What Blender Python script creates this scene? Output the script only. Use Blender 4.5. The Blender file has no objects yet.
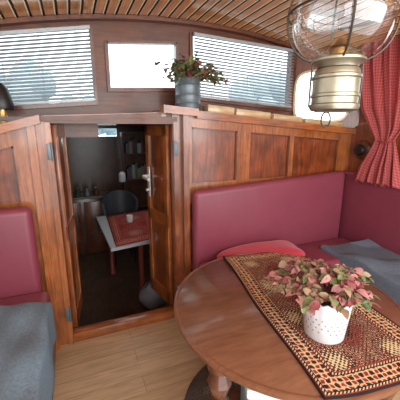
import bpy, bmesh, math, random
from mathutils import Vector, Matrix
random.seed(7)
S = bpy.context.scene; C = S.collection
PI = math.pi
S.view_settings.view_transform = 'Standard'
H = 1.55; TH = math.radians(13.3); PS = math.radians(22.8); F = 300.0
cs, sn = math.cos(PS), math.sin(PS)
def c2r(x, y): return (x*cs + y*sn, -x*sn + y*cs)
def ray(px, py):
    x = (px-200)/F; y = (200-py)/F
    yy = math.cos(TH)+y*math.sin(TH); zz = -math.sin(TH)+y*math.cos(TH)
    a, b = c2r(x, yy); return Vector((a, b, zz))
def onY(px, py, Y): d = ray(px, py); t = Y/d.y; return Vector((d.x*t, Y, H+d.z*t))
def onX(px, py, X): d = ray(px, py); t = X/d.x; return Vector((X, d.y*t, H+d.z*t))
def onZ(px, py, Z): d = ray(px, py); t = (Z-H)/d.z; return Vector((d.x*t, d.y*t, Z))

# ---------------- camera
cd = bpy.data.cameras.new('camera'); cam = bpy.data.objects.new('camera', cd); C.objects.link(cam)
cam.location = (0, 0, H); cam.rotation_euler = (PI/2-TH, 0, -PS); cd.lens = 36*F/400; cd.sensor_width = 36; cd.clip_start = .02
S.camera = cam

# ---------------- materials
def lin(c):
    r = []
    for v in c:
        v /= 255.0; r.append(v/12.92 if v <= .04045 else ((v+.055)/1.055)**2.4)
    return (*r, 1)
def newmat(n):
    m = bpy.data.materials.new(n); m.use_nodes = True; nt = m.node_tree
    return m, nt, nt.nodes['Principled BSDF']
def plain(n, c, rough=.5, metal=0, var=.12, scale=30, bump=0.0, spec=.5, trans=0, sheen=0, coat=0):
    m, nt, b = newmat(n); L = nt.links.new
    tc = nt.nodes.new('ShaderNodeTexCoord'); nz = nt.nodes.new('ShaderNodeTexNoise'); nz.inputs['Scale'].default_value = scale; nz.inputs['Detail'].default_value = 4
    L(tc.outputs['Object'], nz.inputs['Vector'])
    mx = nt.nodes.new('ShaderNodeMix'); mx.data_type = 'RGBA'; c = lin(c)
    mx.inputs[6].default_value = tuple(max(0, v*(1-var)) for v in c[:3])+(1,); mx.inputs[7].default_value = tuple(min(1, v*(1+var)) for v in c[:3])+(1,)
    L(nz.outputs['Fac'], mx.inputs[0]); L(mx.outputs[2], b.inputs['Base Color'])
    b.inputs['Roughness'].default_value = rough; b.inputs['Metallic'].default_value = metal; b.inputs['Specular IOR Level'].default_value = spec
    b.inputs['Sheen Weight'].default_value = sheen; b.inputs['Coat Weight'].default_value = coat; b.inputs['Coat Roughness'].default_value = .1
    if bump:
        bp = nt.nodes.new('ShaderNodeBump'); bp.inputs['Strength'].default_value = bump; bp.inputs['Distance'].default_value = .004
        L(nz.outputs['Fac'], bp.inputs['Height']); L(bp.outputs[0], b.inputs['Normal'])
    return m
def wood(n, ca, cb, st=(16, 16, 1.4), rough=.28, blotch=.3, coat=.55, spec=.5):
    m, nt, b = newmat(n); L = nt.links.new
    tc = nt.nodes.new('ShaderNodeTexCoord'); mp = nt.nodes.new('ShaderNodeMapping'); mp.inputs['Scale'].default_value = st
    L(tc.outputs['Object'], mp.inputs[0])
    nz = nt.nodes.new('ShaderNodeTexNoise'); nz.inputs['Scale'].default_value = 3.4; nz.inputs['Detail'].default_value = 8; nz.inputs['Roughness'].default_value = .7; nz.inputs['Distortion'].default_value = .5
    L(mp.outputs[0], nz.inputs['Vector'])
    rp = nt.nodes.new('ShaderNodeValToRGB'); rp.color_ramp.elements[0].position = .32; rp.color_ramp.elements[1].position = .68
    rp.color_ramp.elements[0].color = lin(cb); rp.color_ramp.elements[1].color = lin(ca); L(nz.outputs['Fac'], rp.inputs[0])
    n2 = nt.nodes.new('ShaderNodeTexNoise'); n2.inputs['Scale'].default_value = 6; n2.inputs['Detail'].default_value = 5; n2.inputs['Distortion'].default_value = .5; L(tc.outputs['Object'], n2.inputs['Vector'])
    mr = nt.nodes.new('ShaderNodeMapRange'); mr.inputs[1].default_value = .34; mr.inputs[2].default_value = .66; mr.inputs[3].default_value = 1-blotch; mr.inputs[4].default_value = 1+blotch*.5; L(n2.outputs['Fac'], mr.inputs[0])
    vm = nt.nodes.new('ShaderNodeVectorMath'); vm.operation = 'SCALE'; L(rp.outputs[0], vm.inputs[0]); L(mr.outputs[0], vm.inputs['Scale'])
    L(vm.outputs[0], b.inputs['Base Color']); b.inputs['Roughness'].default_value = rough; b.inputs['Coat Weight'].default_value = coat; b.inputs['Coat Roughness'].default_value = .10
    b.inputs['Specular IOR Level'].default_value = spec
    return m
def glassy(n, tint=(1, 1, 1), refl=.08, fres=True, top=.45):
    m = bpy.data.materials.new(n); m.use_nodes = True; nt = m.node_tree; nt.nodes.clear(); L = nt.links.new
    o = nt.nodes.new('ShaderNodeOutputMaterial'); t = nt.nodes.new('ShaderNodeBsdfTransparent'); g = nt.nodes.new('ShaderNodeBsdfGlossy'); g.inputs['Roughness'].default_value = .03
    t.inputs[0].default_value = (*tint, 1); mx = nt.nodes.new('ShaderNodeMixShader')
    if fres:
        lw = nt.nodes.new('ShaderNodeLayerWeight'); lw.inputs[0].default_value = .3
        mr = nt.nodes.new('ShaderNodeMapRange'); mr.inputs[3].default_value = refl; mr.inputs[4].default_value = top; L(lw.outputs['Facing'], mr.inputs[0]); L(mr.outputs[0], mx.inputs[0])
    else: mx.inputs[0].default_value = refl
    L(t.outputs[0], mx.inputs[1]); L(g.outputs[0], mx.inputs[2]); L(mx.outputs[0], o.inputs[0]); return m

M = {}
M['frame'] = wood('varnished_mahogany', (188, 112, 58), (120, 62, 30), blotch=.32)
M['frame_h'] = wood('varnished_mahogany_rail', (186, 110, 58), (118, 60, 30), st=(1.4, 16, 16), blotch=.32)
M['panel'] = wood('mahogany_panel', (158, 82, 42), (90, 40, 22), blotch=.42)
M['dark'] = wood('dark_mahogany', (126, 70, 42), (74, 38, 24), coat=.2)
M['dark_h'] = wood('dark_mahogany_rail', (120, 66, 40), (72, 38, 24), st=(1.4, 16, 16), rough=.42, coat=.15)
M['leaf_door'] = wood('door_mahogany', (156, 86, 48), (92, 46, 26))
M['ceil'] = wood('ceiling_plank', (232, 160, 86), (188, 114, 54), st=(14, .8, 14), rough=.12, blotch=.15, coat=1.0)
M['groove'] = plain('ceiling_groove', (48, 26, 16), .5)
M['gleam'] = plain('painted_gleam', (252, 230, 190), .25)  # varnish gleam along plank edges, painted as flat pale strips
M['table'] = wood('table_walnut', (132, 88, 64), (104, 64, 46), st=(2, 12, 12), rough=.32, blotch=.1, coat=.25)
M['tableedge'] = wood('table_edge', (126, 74, 48), (84, 46, 30), st=(4, 4, 10), rough=.25)
M['burg'] = plain('burgundy_leather', (132, 60, 76), .42, var=.14, scale=8, bump=.12)
M['burg_side'] = plain('burgundy_leather_side', (130, 58, 74), .45, var=.14, scale=8, bump=.12)
M['pillow'] = plain('crimson_cloth', (192, 44, 70), .8, var=.2, scale=40, bump=.3, sheen=.2)
M['blanket'] = plain('grey_blanket', (112, 132, 148), .95, var=.45, scale=90, bump=.7)
M['blanket2'] = plain('dark_grey_blanket', (96, 106, 120), .95, var=.45, scale=90, bump=.7)
M['chrome'] = plain('nickel', (200, 196, 186), .25, metal=1, var=.1, scale=12)
M['brass'] = plain('brass', (206, 172, 110), .28, metal=1, var=.15, scale=12)
M['nickel'] = plain('aged_lamp_metal', (152, 146, 128), .36, metal=.75, var=.4, scale=26)
M['wire'] = plain('dark_wire', (64, 58, 50), .4, metal=.5)
M['zinc'] = plain('zinc', (108, 118, 124), .42, metal=.5, var=.25, scale=14)
M['white'] = plain('white_enamel', (236, 238, 240), .35, var=.03)
M['holes'] = plain('pot_hole', (140, 134, 134), .8)
M['slat'] = plain('blind_slat', (140, 150, 156), .45, var=.05)
M['alu'] = plain('alu', (166, 170, 172), .4, metal=.3)
M['black'] = plain('black', (26, 24, 24), .4)
M['cream'] = wood('pale_wood', (218, 188, 142), (190, 152, 104), st=(1.2, 10, 10), blotch=.15)
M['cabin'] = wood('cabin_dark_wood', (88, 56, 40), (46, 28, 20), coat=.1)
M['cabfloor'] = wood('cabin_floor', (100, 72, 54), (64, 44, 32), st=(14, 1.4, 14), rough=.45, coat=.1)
M['green'] = plain('leaf_green', (118, 128, 82), .55, var=.3, scale=20)
M['dgreen'] = plain('leaf_dark_green', (80, 98, 58), .5, var=.3, scale=20)
M['pink'] = plain('leaf_pink', (172, 112, 110), .6, var=.3, scale=20)
M['red'] = plain('leaf_red', (138, 70, 74), .55, var=.3, scale=20)
M['beige'] = plain('leaf_beige', (152, 128, 100), .6, var=.25, scale=20)
M['stem'] = plain('stem', (120, 76, 60), .6)
M['soil'] = plain('soil', (44, 32, 24), .95, var=.4)
M['tree'] = plain('tree_foliage', (172, 186, 190), .9, var=.15, scale=.8)
M['trunk'] = plain('tree_trunk', (150, 146, 142), .9)
M['ground'] = plain('water', (130, 150, 160), .2, var=.1, scale=1)
M['glass'] = glassy('window_glass', (.96, .98, .98), .05, False)
M['globe'] = glassy('globe_glass', (.95, .965, .97), .06, True, .8)

def floor_mat():
    m, nt, b = newmat('oak_laminate'); L = nt.links.new
    tc = nt.nodes.new('ShaderNodeTexCoord')
    br = nt.nodes.new('ShaderNodeTexBrick'); br.inputs['Scale'].default_value = 1; br.inputs['Brick Width'].default_value = 1.1; br.inputs['Row Height'].default_value = .135
    br.inputs['Mortar Size'].default_value = .0016; br.inputs['Color1'].default_value = lin((206, 174, 138)); br.inputs['Color2'].default_value = lin((192, 158, 120)); br.inputs['Mortar'].default_value = lin((146, 114, 84))
    L(tc.outputs['Object'], br.inputs['Vector'])
    mp = nt.nodes.new('ShaderNodeMapping'); mp.inputs['Scale'].default_value = (1.5, 16, 1); L(tc.outputs['Object'], mp.inputs[0])
    nz = nt.nodes.new('ShaderNodeTexNoise'); nz.inputs['Scale'].default_value = 3; nz.inputs['Detail'].default_value = 8; nz.inputs['Distortion'].default_value = 1; L(mp.outputs[0], nz.inputs['Vector'])
    mr = nt.nodes.new('ShaderNodeMapRange'); mr.inputs[1].default_value = .3; mr.inputs[2].default_value = .7; mr.inputs[3].default_value = .74; mr.inputs[4].default_value = 1.08; L(nz.outputs['Fac'], mr.inputs[0])
    vm = nt.nodes.new('ShaderNodeVectorMath'); vm.operation = 'SCALE'; L(br.outputs['Color'], vm.inputs[0]); L(mr.outputs[0], vm.inputs['Scale'])
    L(vm.outputs[0], b.inputs['Base Color']); b.inputs['Roughness'].default_value = .4; return m
M['floor'] = floor_mat()

def mathn(nt, op, a, b=None, c=None):
    n = nt.nodes.new('ShaderNodeMath'); n.operation = op
    for i, v in enumerate((a, b, c)):
        if v is None: continue
        if hasattr(v, 'node'): nt.links.new(v, n.inputs[i])
        else: n.inputs[i].default_value = v
    return n.outputs[0]
def mixc(nt, f, a, b):
    n = nt.nodes.new('ShaderNodeMix'); n.data_type = 'RGBA'
    nt.links.new(f, n.inputs[0])
    for i, v in ((6, a), (7, b)):
        if hasattr(v, 'node'): nt.links.new(v, n.inputs[i])
        else: n.inputs[i].default_value = v
    return n.outputs[2]
def carpet_mat(n, Wd, Ln, field=(140, 48, 44), navy=(42, 36, 38), cream=(206, 180, 138), orange=(166, 108, 74), reps=(2, 4), bs=1.0):
    m, nt, b = newmat(n); L = nt.links.new
    uv = nt.nodes.new('ShaderNodeUVMap'); sp = nt.nodes.new('ShaderNodeSeparateXYZ'); L(uv.outputs[0], sp.inputs[0])
    x = mathn(nt, 'MULTIPLY', sp.outputs[0], Wd); y = mathn(nt, 'MULTIPLY', sp.outputs[1], Ln)
    d = mathn(nt, 'MINIMUM', mathn(nt, 'MINIMUM', x, mathn(nt, 'SUBTRACT', Wd, x)), mathn(nt, 'MINIMUM', y, mathn(nt, 'SUBTRACT', Ln, y)))
    gt = lambda a, v: mathn(nt, 'GREATER_THAN', a, v)
    F_, N_, K_, O_ = lin(field), lin(navy), lin(cream), lin(orange)
    wn = nt.nodes.new('ShaderNodeTexNoise'); wn.inputs['Scale'].default_value = 80; wn.inputs['Detail'].default_value = 3
    cb = nt.nodes.new('ShaderNodeCombineXYZ'); L(x, cb.inputs[0]); L(y, cb.inputs[1]); L(cb.outputs[0], wn.inputs['Vector'])
    jit = mathn(nt, 'SUBTRACT', wn.outputs['Fac'], .5)
    fu = mathn(nt, 'COSINE', mathn(nt, 'MULTIPLY', sp.outputs[0], 2*PI*reps[0])); fv = mathn(nt, 'COSINE', mathn(nt, 'MULTIPLY', sp.outputs[1], 2*PI*reps[1]))
    s = mathn(nt, 'ADD', fu, fv)
    fine = mathn(nt, 'MULTIPLY', mathn(nt, 'SINE', mathn(nt, 'MULTIPLY', x, 330)), mathn(nt, 'SINE', mathn(nt, 'MULTIPLY', y, 330)))
    s2 = mathn(nt, 'MULTIPLY_ADD', jit, 2.4, mathn(nt, 'MULTIPLY_ADD', fine, .9, s))
    c = mixc(nt, gt(s2, -1.7), K_, N_)
    c = mixc(nt, gt(s2, -.9), c, F_)
    c = mixc(nt, gt(s2, -.4), c, K_)
    c = mixc(nt, gt(s2, -.15), c, N_)
    c = mixc(nt, gt(s2, .6), c, F_)
    c = mixc(nt, gt(s2, 1.1), c, O_)
    c = mixc(nt, gt(s2, 1.35), c, N_)
    g2 = mathn(nt, 'MULTIPLY_ADD', jit, 2.0, mathn(nt, 'MULTIPLY', mathn(nt, 'SINE', mathn(nt, 'MULTIPLY', x, 150)), mathn(nt, 'SINE', mathn(nt, 'MULTIPLY', y, 150))))
    bb = mixc(nt, gt(g2, -.5), N_, F_); bb = mixc(nt, gt(g2, -.2), bb, K_); bb = mixc(nt, gt(g2, .35), bb, O_); bb = mixc(nt, gt(g2, .55), bb, F_)
    small = mathn(nt, 'SINE', mathn(nt, 'MULTIPLY', mathn(nt, 'ADD', x, y), 460))
    sb = mixc(nt, gt(small, 0), N_, K_)
    col = mixc(nt, gt(d, .007*bs), N_, F_)
    col = mixc(nt, gt(d, .011*bs), col, sb)
    col = mixc(nt, gt(d, .019*bs), col, N_)
    col = mixc(nt, gt(d, .023*bs), col, bb)
    col = mixc(nt, gt(d, .078*bs), col, N_)
    col = mixc(nt, gt(d, .082*bs), col, sb)
    col = mixc(nt, gt(d, .090*bs), col, F_)
    col = mixc(nt, gt(d, .096*bs), col, c)
    nz = nt.nodes.new('ShaderNodeTexNoise'); nz.inputs['Scale'].default_value = 180
    tc = nt.nodes.new('ShaderNodeTexCoord'); L(tc.outputs['Object'], nz.inputs['Vector'])
    mr = nt.nodes.new('ShaderNodeMapRange'); mr.inputs[3].default_value = .65; mr.inputs[4].default_value = 1.2; L(nz.outputs['Fac'], mr.inputs[0])
    vm = nt.nodes.new('ShaderNodeVectorMath'); vm.operation = 'SCALE'; L(col, vm.inputs[0]); L(mr.outputs[0], vm.inputs['Scale'])
    L(vm.outputs[0], b.inputs['Base Color']); b.inputs['Roughness'].default_value = .95; b.inputs['Specular IOR Level'].default_value = .1
    return m
M['rug'] = carpet_mat('patterned_rug', .53, 1.1)
M['redrun'] = carpet_mat('red_runner', .5, .7, field=(160, 50, 50), navy=(120, 38, 40), cream=(190, 130, 110), orange=(166, 64, 54), reps=(1, 2))
M['floorrug'] = carpet_mat('floor_rug', 1.1, 1.1, field=(124, 116, 110), navy=(98, 94, 92), cream=(164, 154, 142), orange=(136, 126, 114), reps=(6, 6))
def gingham():
    m, nt, b = newmat('red_check_curtain'); L = nt.links.new
    uv = nt.nodes.new('ShaderNodeUVMap'); sp = nt.nodes.new('ShaderNodeSeparateXYZ'); L(uv.outputs[0], sp.inputs[0])
    a = mathn(nt, 'GREATER_THAN', mathn(nt, 'SINE', mathn(nt, 'MULTIPLY', sp.outputs[0], 340)), .2); c = mathn(nt, 'GREATER_THAN', mathn(nt, 'SINE', mathn(nt, 'MULTIPLY', sp.outputs[1], 340)), .2)
    f = mathn(nt, 'MULTIPLY', mathn(nt, 'ADD', a, c), .5)
    col = mixc(nt, f, lin((190, 72, 78)), lin((212, 128, 124)))
    L(col, b.inputs['Base Color']); b.inputs['Roughness'].default_value = .9
    tr = nt.nodes.new('ShaderNodeBsdfTranslucent'); L(col, tr.inputs[0]); mx = nt.nodes.new('ShaderNodeMixShader'); mx.inputs[0].default_value = .35
    L(b.outputs[0], mx.inputs[1]); L(tr.outputs[0], mx.inputs[2]); L(mx.outputs[0], nt.nodes['Material Output'].inputs[0]); return m
M['curtain'] = gingham()

# ---------------- mesh helper
class MB:
    def __init__(s): s.bm = bmesh.new(); s.uv = None
    def box(s, x0, x1, y0, y1, z0, z1, bev=0, seg=2, mi=0, M4=None, warp=None):
        b = bmesh.new(); r = bmesh.ops.create_cube(b, size=1)
        for v in b.verts: v.co = Vector(((x0+x1)/2+v.co.x*(x1-x0), (y0+y1)/2+v.co.y*(y1-y0), (z0+z1)/2+v.co.z*(z1-z0)))
        if bev: bmesh.ops.bevel(b, geom=b.edges[:], offset=bev, segments=seg, profile=.5, affect='EDGES')
        s.merge(b, mi, M4, warp); return s
    def merge(s, b, mi=0, M4=None, warp=None):
        mp = {}
        for v in b.verts:
            co = v.co.copy()
            if warp: co = Vector(warp(co))
            if M4 is not None: co = M4 @ co
            mp[v] = s.bm.verts.new(co)
        for f in b.faces:
            try: nf = s.bm.faces.new([mp[v] for v in f.verts]); nf.material_index = mi
            except ValueError: pass
        b.free()
    def slab(s, p0, p1, th, z0, z1, bev=0, mi=0):
        d = Vector((p1[0]-p0[0], p1[1]-p0[1], 0)); L = d.length; a = math.atan2(d.y, d.x)
        s.box(0, L, -th/2, th/2, z0, z1, bev, mi=mi, M4=Matrix.Translation((p0[0], p0[1], 0)) @ Matrix.Rotation(a, 4, 'Z')); return s
    def tube(s, pts, r, n=8, closed=False, mi=0):
        pts = [Vector(p) for p in pts]; rings = []; N = len(pts); up = None
        for i, p in enumerate(pts):
            if closed: t = pts[(i+1) % N]-pts[i-1]
            else: t = pts[min(i+1, N-1)]-pts[max(i-1, 0)]
            t.normalize()
            if up is None: up = t.orthogonal().normalized()
            up = (up-t*up.dot(t))
            if up.length < 1e-5: up = t.orthogonal()
            up.normalize(); w = t.cross(up)
            rr = r[i] if isinstance(r, (list, tuple)) else r
            rings.append([s.bm.verts.new(p+(up*math.cos(2*PI*k/n)+w*math.sin(2*PI*k/n))*rr) for k in range(n)])
        for i in range(N if closed else N-1):
            a, b = rings[i], rings[(i+1) % N]
            for k in range(n):
                f = s.bm.faces.new((a[k], a[(k+1) % n], b[(k+1) % n], b[k])); f.material_index = mi
        if not closed:
            s.bm.faces.new(rings[0][::-1]).material_index = mi; s.bm.faces.new(rings[-1]).material_index = mi
        return s
    def lathe(s, prof, cx, cy, cz=0, n=32, sx=1, sy=1, rot=0, mi=0, wave=None):
        rings = []
        for (r, z) in prof:
            if r <= 1e-6: rings.append([s.bm.verts.new((cx, cy, cz+z))]); continue
            rg = []
            for k in range(n):
                a = 2*PI*k/n; x = r*math.cos(a)*sx; y = r*math.sin(a)*sy; zz = z+(wave(a, z) if wave else 0)
                rg.append(s.bm.verts.new((cx+x*math.cos(rot)-y*math.sin(rot), cy+x*math.sin(rot)+y*math.cos(rot), cz+zz)))
            rings.append(rg)
        for a, b in zip(rings, rings[1:]):
            for k in range(n):
                k2 = (k+1) % n
                if len(a) == 1 and len(b) == 1: continue
                if len(a) == 1: f = s.bm.faces.new((a[0], b[k2], b[k]))
                elif len(b) == 1: f = s.bm.faces.new((a[k], a[k2], b[0]))
                else: f = s.bm.faces.new((a[k], a[k2], b[k2], b[k]))
                f.material_index = mi
        return s
    def strip(s, x0, x1, y0, y1, zlo, zhi, n=24, mi=0):
        R = []
        for i in range(n+1):
            x = x0+(x1-x0)*i/n; a = zlo(x) if callable(zlo) else zlo; b = zhi(x) if callable(zhi) else zhi
            R.append([s.bm.verts.new(c) for c in ((x, y0, a), (x, y1, a), (x, y1, b), (x, y0, b))])
        for a, b in zip(R, R[1:]):
            for k in range(4): s.bm.faces.new((a[k], b[k], b[(k+1) % 4], a[(k+1) % 4])).material_index = mi
        s.bm.faces.new(R[0]).material_index = mi; s.bm.faces.new(R[-1][::-1]).material_index = mi; return s
    def grid(s, fn, nu, nv, mi=0, thick=0):
        if s.uv is None: s.uv = s.bm.loops.layers.uv.new('UVMap')
        V = [[s.bm.verts.new(fn(i/nu, j/nv)) for j in range(nv+1)] for i in range(nu+1)]
        for i in range(nu):
            for j in range(nv):
                f = s.bm.faces.new((V[i][j], V[i+1][j], V[i+1][j+1], V[i][j+1])); f.material_index = mi
                for l, (a, b) in zip(f.loops, ((i, j), (i+1, j), (i+1, j+1), (i, j+1))): l[s.uv].uv = (a/nu, b/nv)
        return s
def mods(o, thick=0, sub=0):
    if thick:
        m = o.modifiers.new('s', 'SOLIDIFY'); m.thickness = thick; m.offset = 0
    if sub:
        m = o.modifiers.new('u', 'SUBSURF'); m.levels = sub; m.render_levels = sub
    return o
WM = {}
def obj(name, mb, mat, parent=None, sharp=35, recalc=True):
    bm = mb.bm
    if recalc: bmesh.ops.recalc_face_normals(bm, faces=bm.faces[:])
    if parent is not None: W = WM[parent.name]
    else:
        xs = [v.co for v in bm.verts]
        lo = Vector([min(c[i] for c in xs) for i in range(3)]); hi = Vector([max(c[i] for c in xs) for i in range(3)])
        W = Matrix.Translation(((lo.x+hi.x)/2, (lo.y+hi.y)/2, lo.z))
    bmesh.ops.transform(bm, matrix=W.inverted(), verts=bm.verts[:])
    me = bpy.data.meshes.new(name); bm.to_mesh(me); bm.free()
    for p in me.polygons: p.use_smooth = True
    me.set_sharp_from_angle(angle=math.radians(sharp))
    for m in (mat if isinstance(mat, (list, tuple)) else [mat]): me.materials.append(M[m] if isinstance(m, str) else m)
    o = bpy.data.objects.new(name, me); C.objects.link(o)
    if parent is not None: o.parent = parent
    else: o.location = W.to_translation()
    WM[o.name] = W; return o
def tag(o, label, cat, group=None, kind=None):
    o['label'] = label; o['category'] = cat
    if group: o['group'] = group
    if kind: o['kind'] = kind
    return o
def thing(name, label, cat, loc, group=None):
    o = bpy.data.objects.new(name, None); C.objects.link(o); o.location = loc; o.empty_display_size = .05
    WM[o.name] = Matrix.Translation(loc); return tag(o, label, cat, group)
def sthing(name, loc):
    r = bpy.data.objects.new(name, None); C.objects.link(r); r.location = loc; WM[r.name] = Matrix.Translation(loc); r['kind'] = 'structure'; return r
def struct(name, mb, mat, parent=None, **k):
    o = obj(name, mb, mat, parent, **k)
    if parent is None: o['kind'] = 'structure'
    return o
def lerpf(x0, z0, x1, z1): return lambda x: z0+(z1-z0)*(x-x0)/(x1-x0)

# ================= SETTING
XL, XR, YB, YW = -.80, 2.47, 2.16, 2.50
capL, capM, capR = lerpf(-.8, 1.45, -.15, 1.630), lerpf(-.15, 1.632, .64, 1.668), lerpf(.64, 1.695, 2.47, 1.552)
def cap(x): return capL(x) if x < -.15 else (capM(x) if x < .64 else capR(x))
def ceil(x): return 2.385-.085*(x-1.0)**2
m = MB(); m.box(XL, XR, -.8, YB+.03, -.04, 0); struct('floor', m, 'floor')
m = MB(); PW = .078; x = -1.1; prof = []
while x < 2.85:
    prof += [(x, 0, 0), (x+PW-.022, 0, 2), (x+PW-.014, .0, 1), (x+PW-.011, .010, 1), (x+PW-.001, .010, 1)]; x += PW
V = [[m.bm.verts.new((a, y, ceil(a)+dz)) for y in (-.8, .8, YW+.02)] for a, dz, _ in prof]
for i in range(len(prof)-1):
    for j in range(2):
        f = m.bm.faces.new((V[i][j], V[i+1][j], V[i+1][j+1], V[i][j+1])); f.material_index = prof[i][2]
struct('ceiling', m, ['ceil', 'groove', 'gleam'], recalc=False)
m = MB(); m.strip(-1.1, 2.85, -.8, YW+.1, lambda x: ceil(x)+.02, lambda x: ceil(x)+.06); struct('trim_1', m, 'dark')

def wdef(pl, pr):
    (xa, ya0, ya1), (xb, yb0, yb1) = pl, pr
    A0, A1, B0, B1 = onY(xa, ya1, YW), onY(xa, ya0, YW), onY(xb, yb1, YW), onY(xb, yb0, YW)
    return A0.x, B0.x, lerpf(A0.x, A0.z, B0.x, B0.z), lerpf(A0.x, A1.z, B0.x, B1.z)
W1 = wdef((-8, 35, 108), (96, 27, 102)); W2 = wdef((109, 42, 89), (177, 43, 89)); W3 = wdef((191, 33, 97), (288, 49, 109))
m = MB(); y0, y1 = YW, YW+.06; WB = 1.64
tp = lambda x: ceil(x)+.03
def clampc(f): return lambda x: min(f(x), ceil(x)-.03)
m.strip(XL-.2, W1[0], y0, y1, WB-.15, tp, 3); m.strip(W1[1], W2[0], y0, y1, WB, tp, 3); m.strip(W2[1], W3[0], y0, y1, WB, tp, 3); m.strip(W3[1], 2.06, y0, y1, WB-.1, tp, 3)
for w_, lo in ((W1, WB-.15), (W2, WB), (W3, WB-.1)):
    m.strip(w_[0], w_[1], y0, y1, lo, w_[2], 6); m.strip(w_[0], w_[1], y0, y1, clampc(w_[3]), tp, 6)
struct('wall_front', m, 'dark_h')
def window(n, a, b, fp, fq, mat='dark'):
    fq = clampc(fq); r = sthing(n, ((a+b)/2, YW, fp(a)))
    m = MB(); t = .022; y0, y1 = YW-.024, YW+.03
    m.strip(a-.012, a+t-.01, y0, y1, fp, fq, 2); m.strip(b-t+.01, b+.012, y0, y1, fp, fq, 2)
    m.strip(a-.012, b+.012, y0-.012, y1, lambda x: fp(x)-.022, lambda x: fp(x)+.006, 4); m.strip(a, b, y0, y1, lambda x: fq(x)-.012, lambda x: fq(x)+.008, 4)
    obj('window_frame', m, mat, r)
    m = MB(); m.strip(a, b, YW+.012, YW+.016, fp, lambda x: fq(x)-.005, 4); obj('pane', m, 'glass', r)
window('window_1', *W1); window('window_2', *W2); window('window_3', *W3)
m = MB(); m.strip(XL-.2, 2.1, YW-.06, YW, lambda x: ceil(x)-.03, lambda x: ceil(x)-.003); struct('trim_2', m, 'dark_h')
# ledge + stepped cap rails
m = MB()
m.strip(XL, -.15, YB-.01, YW+.02, lambda x: capL(x)-.03, capL, 4); m.strip(-.15, .64, YB-.01, YW+.02, lambda x: capM(x)-.03, capM, 4); m.strip(.64, XR, YB-.01, YW+.02, lambda x: capR(x)-.03, capR, 8)
struct('trim_3', m, 'frame_h')
m = MB(); m.strip(XL, -.165, YB-.085, YB-.008, lambda x: capL(x)-.042, lambda x: capL(x)+.008, 4); struct('trim_11', m, 'frame_h')
m = MB(); m.strip(-.165, .60, YB-.034, YB-.008, lambda x: capM(x)-.036, lambda x: capM(x)-.006, 4); struct('trim_12', m, 'dark_h')
m = MB(); m.strip(.60, .86, YB-.095, YB-.008, lambda x: capR(x)-.038, lambda x: capR(x)+.014, 3); struct('trim_13', m, 'frame_h')
m = MB(); m.strip(.86, XR, YB-.065, YB-.008, lambda x: capR(x)-.050, lambda x: capR(x)+.004, 8); struct('trim_14', m, 'frame_h')
DL, DR = -.115, .685
m = MB(); m.strip(XL, -.25, YB, YB+.04, 0, lambda x: cap(x)-.03, 6); struct('wall_front_left', m, 'panel')
m = MB(); m.strip(.80, XR, YB, YB+.04, 0, lambda x: cap(x)-.03, 12); struct('wall_front_right', m, 'panel')
m = MB(); m.strip(-.25, DL, YB-.01, YB+.05, 0, 1.60, 3); m.strip(DL-.035, DL-.003, YB-.028, YB+.05, 0, 1.59, 3); m.strip(-.245, -.20, YB-.05, YB, 0, lambda x: capL(x)-.042, 3); struct('trim_4', m, 'frame')
m = MB(); m.strip(DR, .80, YB-.01, YB+.05, 0, lambda x: capR(x)-.03, 3); m.strip(DR+.003, DR+.035, YB-.028, YB+.05, 0, 1.6, 3); m.strip(.755, .80, YB-.055, YB, 0, lambda x: capR(x)-.038, 3); struct('trim_5', m, 'leaf_door')
m = MB(); m.strip(DL, DR, YB, YB+.05, 1.595, lambda x: cap(x)-.03, 8); m.strip(DL-.035, DR+.035, YB-.025, YB, 1.585, lambda x: capM(x)-.036, 8); struct('trim_6', m, 'dark_h')
m = MB(); m.box(DL, DR, YB-.02, YB+.06, 0, .075, .008); struct('trim_7', m, 'frame_h')
m = MB(); yf0, yf1 = YB-.018, YB
def rail(x0, x1, zl, zh): m.strip(x0, x1, yf0, yf1, zl, zh, 10)
rail(.80, XR, lambda x: cap(x)-.115, lambda x: cap(x)-.032)
rail(.80, XR, .98, 1.14)
sx = [(.80, .835), (onY(236, 150, YB).x, onY(249, 150, YB).x), (onY(288, 150, YB).x, onY(292, 150, YB).x), (onY(336, 150, YB).x, XR)]
for a, b in sx: m.strip(a, b, yf0-.001, yf1, 1.1, lambda x: cap(x)-.05, 2)
struct('trim_8', m, 'frame')
m = MB()
m.strip(XL, -.25, yf0, yf1, lambda x: cap(x)-.13, lambda x: cap(x)-.032, 8); m.strip(-.33, -.25, yf0-.001, yf1, .3, lambda x: cap(x)-.05, 2); m.strip(XL, -.25, yf0, yf1, .95, 1.1, 2)
struct('trim_9', m, 'frame')
m = MB()
def mould(x0, x1, z0, zt):
    w = .012
    m.strip(x0, x0+w, YB-.014, YB, z0, zt, 2); m.strip(x1-w, x1, YB-.014, YB, z0, zt, 2); m.strip(x0, x1, YB-.014, YB, lambda x: zt(x)-w, zt, 4)
for (a, b), (c, d) in zip(sx, sx[1:]): mould(b, c, 1.14, lambda x: cap(x)-.115)
mould(XL, -.33, 1.1, lambda x: cap(x)-.13)
struct('trim_10', m, 'dark')
m = MB(); m.box(XR, XR+.04, -.8, 2.2, 0, 1.66); m.box(XR, XR+.04, -.8, .6, 1.66, 2.3); m.box(XR, XR+.04, .6, 2.12, 2.1, 2.3); m.box(XR, XR+.04, 2.0, 2.12, 1.66, 2.1); struct('wall_right', m, 'panel')
m = MB(); m.box(XL-.04, XL, -.8, YW, 0, 1.6); m.box(XL-.04, XL, 2.1, YW, 1.6, 2.2); struct('wall_left', m, 'panel')
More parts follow.
